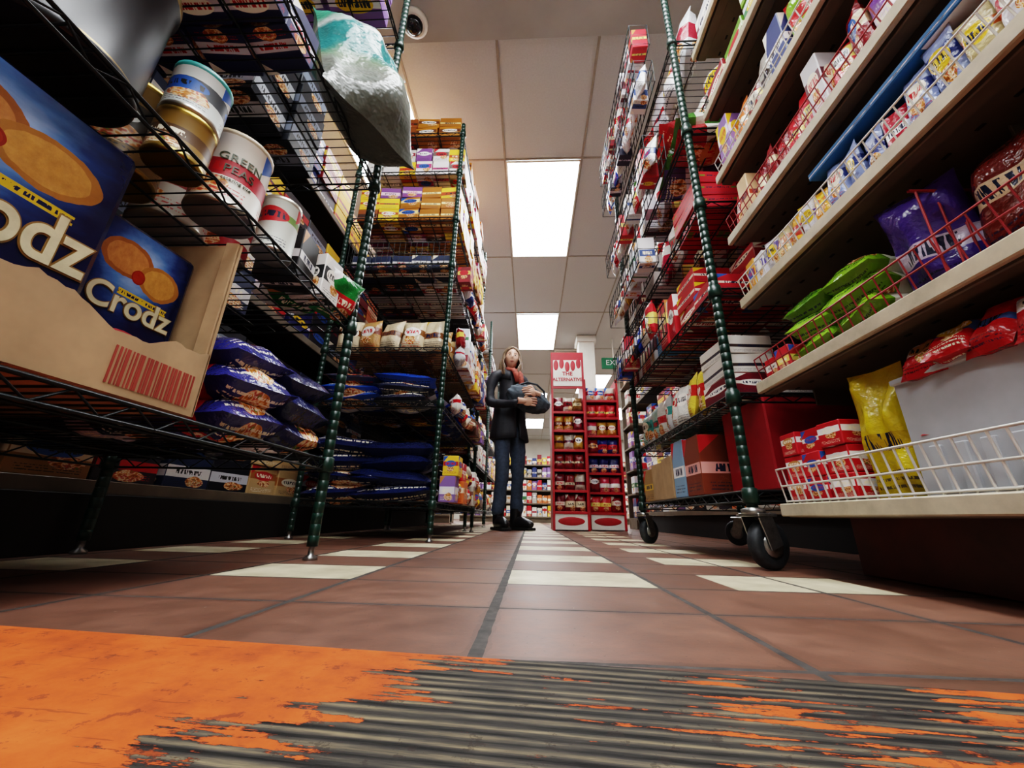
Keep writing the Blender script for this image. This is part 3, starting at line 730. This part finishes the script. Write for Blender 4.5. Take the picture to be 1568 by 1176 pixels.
k = y0+.012
while k < y1-.01: mb.box((.619, k, .186), (.008, .018, .07), mat=2, c1=WB, b=.003); k += .036
mb.box((.622, (y0+y1)/2, .147+bh-.004), (.016, y1-y0, .010), mat=2, c1=WB, b=.003)
mb.box((.78, y1-.004, .147+bh/2), (.31, .008, bh), mat=2, c1=WB); mb.box((.78, y0+.004, .147+bh/2), (.31, .008, bh), mat=2, c1=WB)
mb.box((.78, (y0+y1)/2, .151), (.31, y1-y0, .008), mat=2, c1=WB)
mb.box((.934, (y0+y1)/2, .147+bh/2), (.008, y1-y0, bh), mat=2, c1=WB)
mb.build('white_plastic_bin', PK)
mb = MB(); fill(mb, .64, .925, .115, .64, .156, .16, 'flat', [('b82028', 'e8d8d8'), ('c0282c', 'f0f0f0'), ('a81820', '3a5a9a')], .12, .145, .052, -1, full=1)
k = .13
while k < .64:
    pal = [('a81c24', 'f0e4e4'), ('b0242a', 'f0f0f0'), ('b01c20', '4a6aaa'), ('d6d0cc', 'b01c28')]
    c1, c2 = pr(pal)
    mb.bag((.636+R.uniform(-.012, .008), k, .358+R.uniform(-.004, .008)), .065, .085, .035, RZ(-90+R.uniform(-30, 30))@Matrix.Rotation(math.radians(-45+R.uniform(-15, 15)), 3, 'X'), 1, c1, c2)
    c1, c2 = pr(pal)
    mb.bag((.69, k+.02, .376), .07, .10, .04, RZ(-90+R.uniform(-40, 40))@Matrix.Rotation(math.radians(-75), 3, 'X'), 1, c1, c2)
    mb.bag((.78, k+.02, .365), .08, .11, .04, RZ(-90+R.uniform(-15, 15))@RX, 1, c1, c2); k += .052
mb.build('red_candy_bags', PK)
mb = MB(); fill(mb, .60, .80, .60, .84, SG[1]+.001, .20, 'flat', P_GREEN, .12, .1, .045, -1, full=1, var=.4); mb.build('green_snack_bags', PK)
mb = MB(); fill(mb, .60, .80, .85, .95, SG[1]+.001, .15, 'mix', P_RW+P_MIX, .05, .06, .07, -1, var=.6); mb.build('red_snack_packets', PK)
mb = MB(); mb.bag((.655, .545, SG[1]+.10), .11, .19, .07, RZ(-70)@Matrix.Rotation(.2, 3, 'X'), 1, C('4a3486', .1), C('c8bfd6', .2), 12, 12, .5)
mb.bag((.75, .56, SG[1]+.10), .11, .19, .07, RZ(-80), 1, C('4a3486', .1), C('e6c040', .2)); mb.build('purple_chocolate_bags', PK)
mb = MB(); fill(mb, .61, .9, .05, .48, SG[1]+.001, .19, 'stand', [('4a2a1c', 'c09060'), ('6a2018', 'd8c0a0'), ('2c1c18', '9a7040')], .11, .09, .18, -1, var=.5); mb.build('brown_snack_bags', PK)
P_SM = [('d0ced4', 'b01c30'), ('d8d6dc', '5a4a9a'), ('b01c30', 'f0f0f0'), ('c8b888', 'b05a20'), ('8a9ac8', '2a3a7a'), ('c83a28', 'f0d060'), ('4a3a8a', 'e0e0f0'), ('e0a030', 'a02818')]
mb = MB(); fill(mb, .598, .80, .05, .95, SG[2]+.001, .12, 'mix', P_SM, .042, .04, .12, -1, var=.5); mb.build('small_sweet_packets', PK)
mb = MB(); mb.box((.69, .43, SG[2]+.132), (.17, .5, .018), 0, None, 0, C('3078b8', .1), C('f0f4f8', .2)); mb.build('blue_flat_carton', PK)
mb = MB(); fill(mb, .598, .80, .05, .95, SG[3]+.001, .16, 'mix', P_RW+[('d8b890', 'a83a20'), ('7a4a9a', 'f0e0f0'), ('e8c040', '2a4a9a')], .048, .045, .155, -1, var=.5); mb.build('small_candy_packets', PK)
mb = MB(); fill(mb, .598, .80, .05, .95, SG[4]+.001, .2, 'mix', P_MIX+P_GREEN, .065, .06, .19, -1, var=.5); mb.build('snack_packets', PK)
mb = MB(); fill(mb, .598, .85, .05, .95, SG[5]+.001, .26, 'box', P_GREEN+P_RW+P_MIX, .11, .12, .085, -1); mb.build('assorted_cartons', PK)
mb = MB(); fill(mb, .598, .85, .05, .95, SG[6]+.001, .3, 'box', P_RW+P_MIX, .12, .12, .14, -1); mb.build('assorted_cartons', PK)

# ------------------------------------------------------------ display racks
def rack(name, x0, x1, y, top, ns, pal, sign=None):
    e = empty(name, (0, 0, 0)); mb = MB(); d = .36
    for xx in (x0+.01, x1-.01): mb.box((xx, y+d/2, top/2+.003), (.02, d, top), mat=0, c1=C('b4202a'))
    mb.box(((x0+x1)/2, y+d-.01, top/2+.003), (x1-x0-.04, .015, top), mat=0)
    mb.box(((x0+x1)/2, y+.02, .075), (x1-x0-.04, .02, .13), mat=1)
    mb.ell(((x0+x1)/2, y+.009, .08), ((x1-x0)*.36, .004, .035), mat=0)
    zz = [.15+(top-.2)*i/ns for i in range(ns)]
    for z in zz:
        mb.box(((x0+x1)/2, y+d/2, z), (x1-x0-.04, d-.03, .012), mat=0); mb.box(((x0+x1)/2, y+.006, z), (x1-x0-.04, .008, .022), mat=0)
    mb.build('frame', [M_RED, M_WHITE], e)
    mb = MB(); gap = (top-.2)/ns
    for z in zz:
        c1, c2 = pr(pal)
        k = 3; cw = (x1-x0-.05)/k
        for i in range(k):
            if R.random() < .5: c1, c2 = pr(pal)
            for j in range(2): mb.bag((x0+.025+cw*(i+.5), y+.06+.1*j, z+.008+gap*.42), cw*1.05, gap*.84, .07, RZ(R.uniform(-8, 8)), 1, c1, c2)
    mb.build('snack_bags', PK, e)
    if sign:
        mb = MB(); cx = (x0+x1)/2+.0; zt = top+.2
        mb.box((cx, y+.02, zt), (x1-x0, .012, .38), mat=0); mb.box((cx, y+.0125, zt-.03), ((x1-x0)*.86, .004, .27), mat=1)
        for kx in range(5): mb.ell((cx-.11+.055*kx, y+.0105, zt+.05+.02*math.sin(kx*2)), (.024, .002, .055), mat=0)
        mb.build('header_sign', [M_RED, M_WHITE], e)
        text('THE', .055, M_RED, frame((cx, y+.009, zt-.04), (1, 0, 0), (0, 0, 1)), e, 'sign_line_1', .001, off=.002)
        text('ALTERNATIVE', .046, M_RED, frame((cx, y+.009, zt-.10), (1, 0, 0), (0, 0, 1)), e, 'sign_line_2', .001, off=.0015)
P_CH = [('6c1424', 'd8c8b8'), ('7c1820', 'e0d0b0'), ('a87c2c', '6a1814'), ('6a4a22', 'e0d0a0'), ('c0b6a8', '7a1c28')]
rack('snack_display_rack', .20, .52, 3.55, 1.28, 6, P_CH, True)
rack('snack_display_rack', .54, .88, 3.75, 1.45, 7, P_CH+P_RW+P_NAVY)

mb = MB(); mb.box((.86, 5.6, ZC/2), (.24, .24, ZC-.004), b=.006); mb.box((.86, 5.6, ZC-.06), (.30, .30, .1), b=.006); mb.build('structural_column', [M_WHITE])
e = empty('exit_sign')
mb = MB(); mb.box((1.28, 5.6, 2.38), (.36, .04, .18), mat=0, b=.006); mb.tube((1.28, 5.6, 2.46), (1.28, 5.6, ZC), .01, 8, 1)
n = NT('exit_sign_green'); n.p.inputs['Base Color'].default_value = C('1c5a40')[:3]+(1,); n.p.inputs['Emission Color'].default_value = C('2c8a60')[:3]+(1,); n.p.inputs['Emission Strength'].default_value = .1
mb.build('box', [n.mat, M_WHITE], e)
text('EXIT', .12, M_TXW, frame((1.28, 5.575, 2.38), (1, 0, 0), (0, 0, 1)), e, 'lettering', .001)
mb = MB(); mb.box((.70, 6.0+.3, ZC-.012), (.6, .6, .02), mat=0, b=.004)
for i in range(7): mb.box((.70, 6.05+i*.08, ZC-.026), (.54, .03, .01), M=Matrix.Rotation(.5, 3, 'X'), mat=1)
mb.build('ceiling_air_vent', [M_WHITE, M_GRID])
mb = MB(); mb.ell((-.66, 1.36, ZC-.105), (.05, .05, .05), mat=1); mb.lathe((-.66, 1.36, ZC-.105), [(.06, .0, 0, W), (.075, .012, 0, W), (.075, .025, 0, W)], 24)
mb.build('security_dome_camera', [M_WHITE, simple('smoked_dome', C('1a1a1c'), .08)])

def far_gondola(x0, x1, y, top=1.5, pal=P_MIX, name='gondola_shelving'):
    mb = MB(); mb.box(((x0+x1)/2, y+.38, top/2), (x1-x0, .03, top), mat=0)
    sh = [.12+.27*i for i in range(int((top-.1)/.27)+1)]
    for z in sh: mb.box(((x0+x1)/2, y+.2, z-.01), (x1-x0, .36, .02), mat=0); mb.box(((x0+x1)/2, y+.015, z-.01), (x1-x0, .01, .03), mat=0)
    mb.box(((x0+x1)/2, y+.2, .05), (x1-x0, .3, .1), mat=0)
    mb.build(name, [M_TAN, M_LIP])
    mb = MB()
    for z in sh:
        k = int((x1-x0)/.11)
        for i in range(k):
            c1, c2 = pr(pal); h = R.uniform(.14, .23)
            mb.box((x0+.055+i*.11, y+.12, z+.002+h/2), (.095, .15, h), 0, None, 0, c1, c2)
    mb.build('assorted_groceries', PK)
far_gondola(-1.5, 2.2, 8.6, 1.35)
far_gondola(1.2, 3.3, 4.6, 1.9)
far_gondola(-3.3, -1.2, 6.0, 1.9, P_DK+P_MIX)

# ------------------------------------------------------------ woman
woman = empty('woman')
WP = Vector((-.19, 3.45, 0)); WM = RZ(34)
def Lw(p): return WP+WM@Vector(p)
skin = simple('skin', C('cfa590'), .5, 0, .05, 30)
denim = simple('dark_denim', C('3d4a5c'), .8, 0, .2, 40, .3)
jack = simple('black_jacket', C('20222a'), .65, 0, .25, 30, .3)
hairm = simple('brown_hair', C('75604c'), .5, 0, .4, 70, .5)
def skinmesh(name, V, E, RR, root, matfn, mats, sub=2, fold=.010):
    me = bpy.data.meshes.new('sk'); me.from_pydata([tuple(Lw(p)) for p in V], E, [])
    ob = bpy.data.objects.new('sk', me); bpy.context.scene.collection.objects.link(ob)
    md = ob.modifiers.new('s', 'SKIN'); md.branch_smoothing = .5; md.use_smooth_shade = True
    for i, r in enumerate(RR):
        d = me.skin_vertices[0].data[i]; d.radius = (r, r); d.use_root = (i == root)
    sb = ob.modifiers.new('b', 'SUBSURF'); sb.levels = sub; sb.render_levels = sub
    bpy.context.view_layer.update()
    nm = bpy.data.meshes.new_from_object(ob.evaluated_get(bpy.context.evaluated_depsgraph_get()))
    bpy.data.objects.remove(ob)
    nm.materials.clear()
    for m in mats: nm.materials.append(m)
    for v in nm.vertices:
        a = Vector((v.co.x*9, v.co.y*9, v.co.z*14)); b = Vector((v.co.x*22, v.co.y*22, v.co.z*40))
        if v.co.z < 1.43: v.co += v.normal*(noise.noise(a)*fold+noise.noise(b)*fold*.45)
    for p in nm.polygons: p.use_smooth = True; p.material_index = matfn(p.center)
    o = bpy.data.objects.new(name, nm); bpy.context.scene.collection.objects.link(o); o.parent = woman
    return o
V = [(0, .0, .90), (0, .0, 1.02), (0, .0, 1.15), (0, .0, 1.27), (0, .01, 1.36), (0, .0, 1.43), (0, -.01, 1.49),
     (.10, .01, 1.37), (.165, .01, 1.345), (.195, .03, 1.22), (.205, .01, 1.09), (.17, -.10, 1.075), (.125, -.21, 1.09), (.075, -.305, 1.105),
     (-.10, .01, 1.37), (-.165, .01, 1.345), (-.20, .03, 1.22), (-.205, .01, 1.07), (-.175, -.10, 1.045), (-.14, -.20, 1.03), (-.09, -.30, 1.02),
     (.08, 0, .84), (.085, -.01, .68), (.088, -.015, .48), (.092, .01, .28), (.10, .02, .10),
     (-.08, 0, .84), (-.088, -.03, .68), (-.092, -.06, .48), (-.10, -.03, .28), (-.105, .0, .10)]
E = [(0, 1), (1, 2), (2, 3), (3, 4), (4, 5), (5, 6), (4, 7), (7, 8), (8, 9), (9, 10), (10, 11), (11, 12), (12, 13), (4, 14), (14, 15), (15, 16), (16, 17), (17, 18), (18, 19), (19, 20),
     (0, 21), (21, 22), (22, 23), (23, 24), (24, 25), (0, 26), (26, 27), (27, 28), (28, 29), (29, 30)]
RR = [.125, .115, .12, .13, .095, .052, .048, .075, .060, .052, .048, .045, .040, .035, .075, .060, .052, .048, .045, .040, .035,
      .088, .078, .062, .056, .064, .088, .078, .062, .056, .064]
skinmesh('body', V, E, RR, 0, lambda c: 0 if c.z < .86 else (1 if c.z < 1.435 else 2), [denim, jack, skin])
mb = MB()
hem = [(.140, 1.10), (.146, 1.0), (.157, .90), (.172, .80), (.178, .755), (.170, .752), (.158, .80)]
seg = 40
for (rr, z) in hem:
    for i in range(seg+1):
        a = -math.pi/2+.10+(2*math.pi-.20)*i/seg
        w = 1+.03*math.sin(a*7+z*9)+.02*math.sin(a*13)
        mb.v.append(Lw((rr*w*math.cos(a), rr*w*.84*math.sin(a), z+.008*math.sin(a*3))))
for j in range(len(hem)-1):
    for i in range(seg): mb.face([j*(seg+1)+i, j*(seg+1)+i+1, (j+1)*(seg+1)+i+1, (j+1)*(seg+1)+i], sm=True)
n0 = len(mb.v); seg2 = 28
for (rr, z, sc) in ((.120, 1.33, .9), (.100, 1.39, 1), (.092, 1.445, 1), (.082, 1.44, 1), (.085, 1.39, 1)):
    for i in range(seg2+1):
        a = -math.pi/2+.45+(2*math.pi-.9)*i/seg2; mb.v.append(Lw((rr*math.cos(a), .005+rr*.95*math.sin(a), z-.03*max(0, -math.sin(a)))))
for j in range(4):
    for i in range(seg2): mb.face([n0+j*(seg2+1)+i, n0+j*(seg2+1)+i+1, n0+(j+1)*(seg2+1)+i+1, n0+(j+1)*(seg2+1)+i], sm=True)
o = mb.build('jacket_hem_and_collar', [jack], woman)
o.modifiers.new('t', 'SOLIDIFY').thickness = .006
mb = MB(); pts = []
for i in range(20):
    a = 2*math.pi*i/20; pts.append(Lw((.066*math.cos(a), -.01+.066*math.sin(a), 1.425+.02*math.sin(a))))
mb.ptube(pts, .021, 8, 0, closed=True)
mb.ptube([Lw((.02, -.08, 1.41)), Lw((.025, -.130, 1.35)), Lw((.03, -.145, 1.28)), Lw((.02, -.150, 1.2))], [.022, .028, .026, .018], 8, 0, caps=True)
mb.ptube([Lw((-.02, -.08, 1.41)), Lw((-.02, -.130, 1.35)), Lw((-.015, -.142, 1.27))], [.022, .026, .018], 8, 0, caps=True)
mb.build('scarf', [simple('red_scarf', C('98483a'), .85, 0, .4, 50, .4)], woman)
HM = WM@RZ(-26)@Matrix.Rotation(math.radians(4), 3, 'Y'); HC = Lw((0, -.015, 1.545))
def g(d, cx, cz, s): return math.exp(-((d.x-cx)**2+(d.z-cz)**2)/(2*s*s))
def hf(d, p):
    q = p.copy()
    if d.z < 0: q.x *= 1-.30*(-d.z)**1.6
    if d.y < 0:
        q.y -= .022*g(d, 0, -.16, .085)+.010*g(d, 0, .02, .09)+.008*g(d, 0, -.50, .13)+.010*g(d, 0, -.80, .14)
        q.y += .009*(g(d, .36, .07, .13)+g(d, -.36, .07, .13))
        q.y += .004*g(d, 0, -.63, .07)
    else: q.y *= 1.05
    return q
mb = MB(); mb.ell(HC, (.072, .090, .112), HM, 0, seg=48, rings=40, fn=hf)
for sx in (-1, 1):
    mb.ell(HC+HM@Vector((sx*.072, .005, -.005)), (.010, .018, .030), HM, 0)
    mb.ell(HC+HM@Vector((sx*.027, -.0735, .008)), (.0125, .008, .006), HM, 1, seg=12, rings=8)
    mb.ell(HC+HM@Vector((sx*.027, -.0795, .008)), (.0055, .003, .0055), HM, 2, seg=10, rings=6)
    mb.ptube([HC+HM@Vector((sx*.014, -.0835, .024)), HC+HM@Vector((sx*.028, -.0825, .029)), HC+HM@Vector((sx*.044, -.071, .024))], [.0015, .0028, .0012], 6, 3)
mb.ell(HC+HM@Vector((0, -.0835, -.052)), (.020, .006, .0038), HM, 4, seg=14, rings=8)
mb.ell(HC+HM@Vector((0, -.0815, -.059)), (.016, .007, .0045), HM, 4, seg=14, rings=8)
mb.build('head', [skin, simple('eye_white', C('e8e4e0'), .3), simple('iris', C('2c2018'), .2), simple('brow', C('5a4430'), .6), simple('lips', C('b06a60'), .45)], woman)
mb = MB(); NR, NA = 34, 72; rows = []
for j in range(NR+1):
    t = j/NR
    if t < .42:
        ph = math.pi*.5*(t/.42); rr = math.sin(ph)*.082+.002; z = .116*math.cos(ph)+.008; k = 0
    else:
        k = (t-.42)/.58; z = -.19*k+.008; rr = .084+.026*math.sin(k*2.2)
    openf = 0 if z > .088 else min(1, (.088-z)/.05)**.6*math.radians(50)
    if z < -.05: openf -= math.radians(18)*min(1, (-.05-z)/.06)
    row = []
    for i in range(NA+1):
        a = -math.pi/2+openf+(2*math.pi-2*openf)*i/NA
        w = 1+.035*math.sin(a*11+z*45)+.06*noise.noise(Vector((math.cos(a)*3, math.sin(a)*3+z*6, 4)))+.02*math.sin(a*23+z*20)
        if z > .08: w = 1+(w-1)*.4
        row.append(len(mb.v)); mb.v.append(HC+HM@Vector((rr*math.cos(a)*w, rr*1.18*math.sin(a)*w+.006, z-.02*k*math.sin(a*5))))
    rows.append(row)
for j in range(NR):
    for i in range(NA): mb.face([rows[j][i], rows[j][i+1], rows[j+1][i+1], rows[j+1][i]], None, 0, sm=True)
ho = mb.build('hair', [hairm], woman)
md = ho.modifiers.new('thickness', 'SOLIDIFY'); md.thickness = .010; md.offset = 0
BC = Lw((.05, -.235, 1.095)); BM = WM@RZ(-8)@Matrix.Rotation(math.radians(16), 3, 'Y')
def bf(d, p):
    k = 1+.10*noise.noise(d*2.2+Vector((3, 1, 2)))+.05*noise.noise(d*6)-.03*abs(math.sin(d.x*9+d.z*4)); q = p*k
    q.z *= 1-.15*abs(d.x)
    return q
mb = MB(); mb.ell(BC, (.215, .095, .125), BM, 0, seg=56, rings=40, fn=bf)
mb.ptube([BC+BM@Vector(p) for p in ((-.16, -.02, .05), (-.08, -.06, .115), (.02, -.05, .14), (.1, -.05, .11), (.16, -.02, .03))], .009, 8, 1)
mb.ptube([BC+BM@Vector(p) for p in ((-.17, -.03, .0), (-.06, -.097, .03), (.06, -.097, .02), (.17, -.03, -.01))], .004, 6, 1)
mb.build('blue_shoulder_bag', [simple('slate_blue_fabric', C('4a5660'), .75, 0, .3, 16, .5, .004), simple('dark_strap', C('30363e'), .7)], woman)
def hand(c, fwd, up, side, name):
    f = Vector(fwd).normalized(); u = (Vector(up)-f*Vector(up).dot(f)).normalized(); s_ = f.cross(u)*side
    c = Vector(c); mb = MB(); M = Matrix((f, s_, u)).transposed()
    mb.ell(c, (.048, .040, .017), M, 0, seg=18, rings=12)
    mb.ptube([c-f*.085, c-f*.04, c-f*.01], [.027, .026, .022], 10, 0)
    for i, L in enumerate((.066, .076, .072, .056)):
        o = c+f*.036+s_*(.028-.0187*i)
        d1 = (f*1-u*.15+s_*(.08-.05*i)).normalized(); d2 = (f*.75-u*.65).normalized(); d3 = (f*.3-u*.95).normalized()
        p1 = o+d1*L*.45; p2 = p1+d2*L*.32; p3 = p2+d3*L*.26
        mb.ptube([o-f*.012, o, p1, p2, p3, p3+d3*.004], [.0085, .0092, .0088, .008, .007, .003], 9, 0, caps=True)
    o = c-f*.018+s_*.034
    p1 = o+(f*.5+s_*.7-u*.2)*.034; p2 = p1+(f*.9+s_*.15-u*.45)*.032
    mb.ptube([o-s_*.012, o, p1, p2, p2+(p2-p1)*.15], [.012, .0125, .0105, .0085, .003], 9, 0, caps=True)
    mb.build(name, [skin], woman)
fa = WM@Vector((-.9, -.30, .0)); hand(Lw((.02, -.345, 1.125)), fa, WM@Vector((-.3, -1, .15)), 1, 'left_hand')
fb = WM@Vector((.9, -.30, .0)); hand(Lw((-.035, -.345, 1.035)), fb, WM@Vector((.3, -1, -.15)), -1, 'right_hand')
mb = MB()
def bt(d, p):
    q = p.copy()
    if q.z < -.030: q.z = -.030
    q.x *= 1+.12*(-d.y)
    if d.y < 0: q.z *= 1-.35*min(1, -d.y) if q.z > 0 else 1
    return q
for (px, py, a) in ((.10, -.05, 14), (-.105, -.07, -10)):
    BM2 = WM@RZ(a); c = Lw((px, py, .052))
    mb.ell(c, (.050, .145, .058), BM2, 0, seg=26, rings=18, fn=bt)
    mb.box(c+Vector((0, 0, -.040)), (.09, .27, .022), M=BM2, mat=1, b=.01)
    mb.ptube([c+BM2@Vector((0, .06, .0)), c+BM2@Vector((0, .06, .12))], [.048, .048], 14, 0)
mb.build('boots', [simple('black_leather', C('17161a'), .35, 0, .3, 30), simple('boot_sole', C('0e0e0e'), .7)], woman)

# ------------------------------------------------------------ world & camera
w = bpy.data.worlds.new('World'); bpy.context.scene.world = w; w.use_nodes = True
w.node_tree.nodes['Background'].inputs[0].default_value = (.8, .85, 1, 1); w.node_tree.nodes['Background'].inputs[1].default_value = .2
cam = bpy.data.cameras.new('camera'); co = bpy.data.objects.new('camera', cam); bpy.context.scene.collection.objects.link(co)
psi, th, rho = math.radians(2.9), math.radians(19.0), math.radians(1.2)
r = Vector((math.cos(psi), math.sin(psi), 0)); F = Vector((-math.sin(psi)*math.cos(th), math.cos(psi)*math.cos(th), math.sin(th))); U = r.cross(F)
r2 = r*math.cos(rho)+U*math.sin(rho); U2_ = U*math.cos(rho)-r*math.sin(rho)
m = Matrix((r2, U2_, -F)).transposed().to_4x4(); m.translation = Vector((0, 0, CAMH)); co.matrix_world = m
cam.sensor_width = 36; cam.lens = 36*603/1600; cam.clip_start = .01; cam.clip_end = 60
bpy.context.scene.camera = co
vs = bpy.context.scene.view_settings
vs.view_transform = 'Filmic'; vs.look = 'High Contrast'; vs.exposure = .85
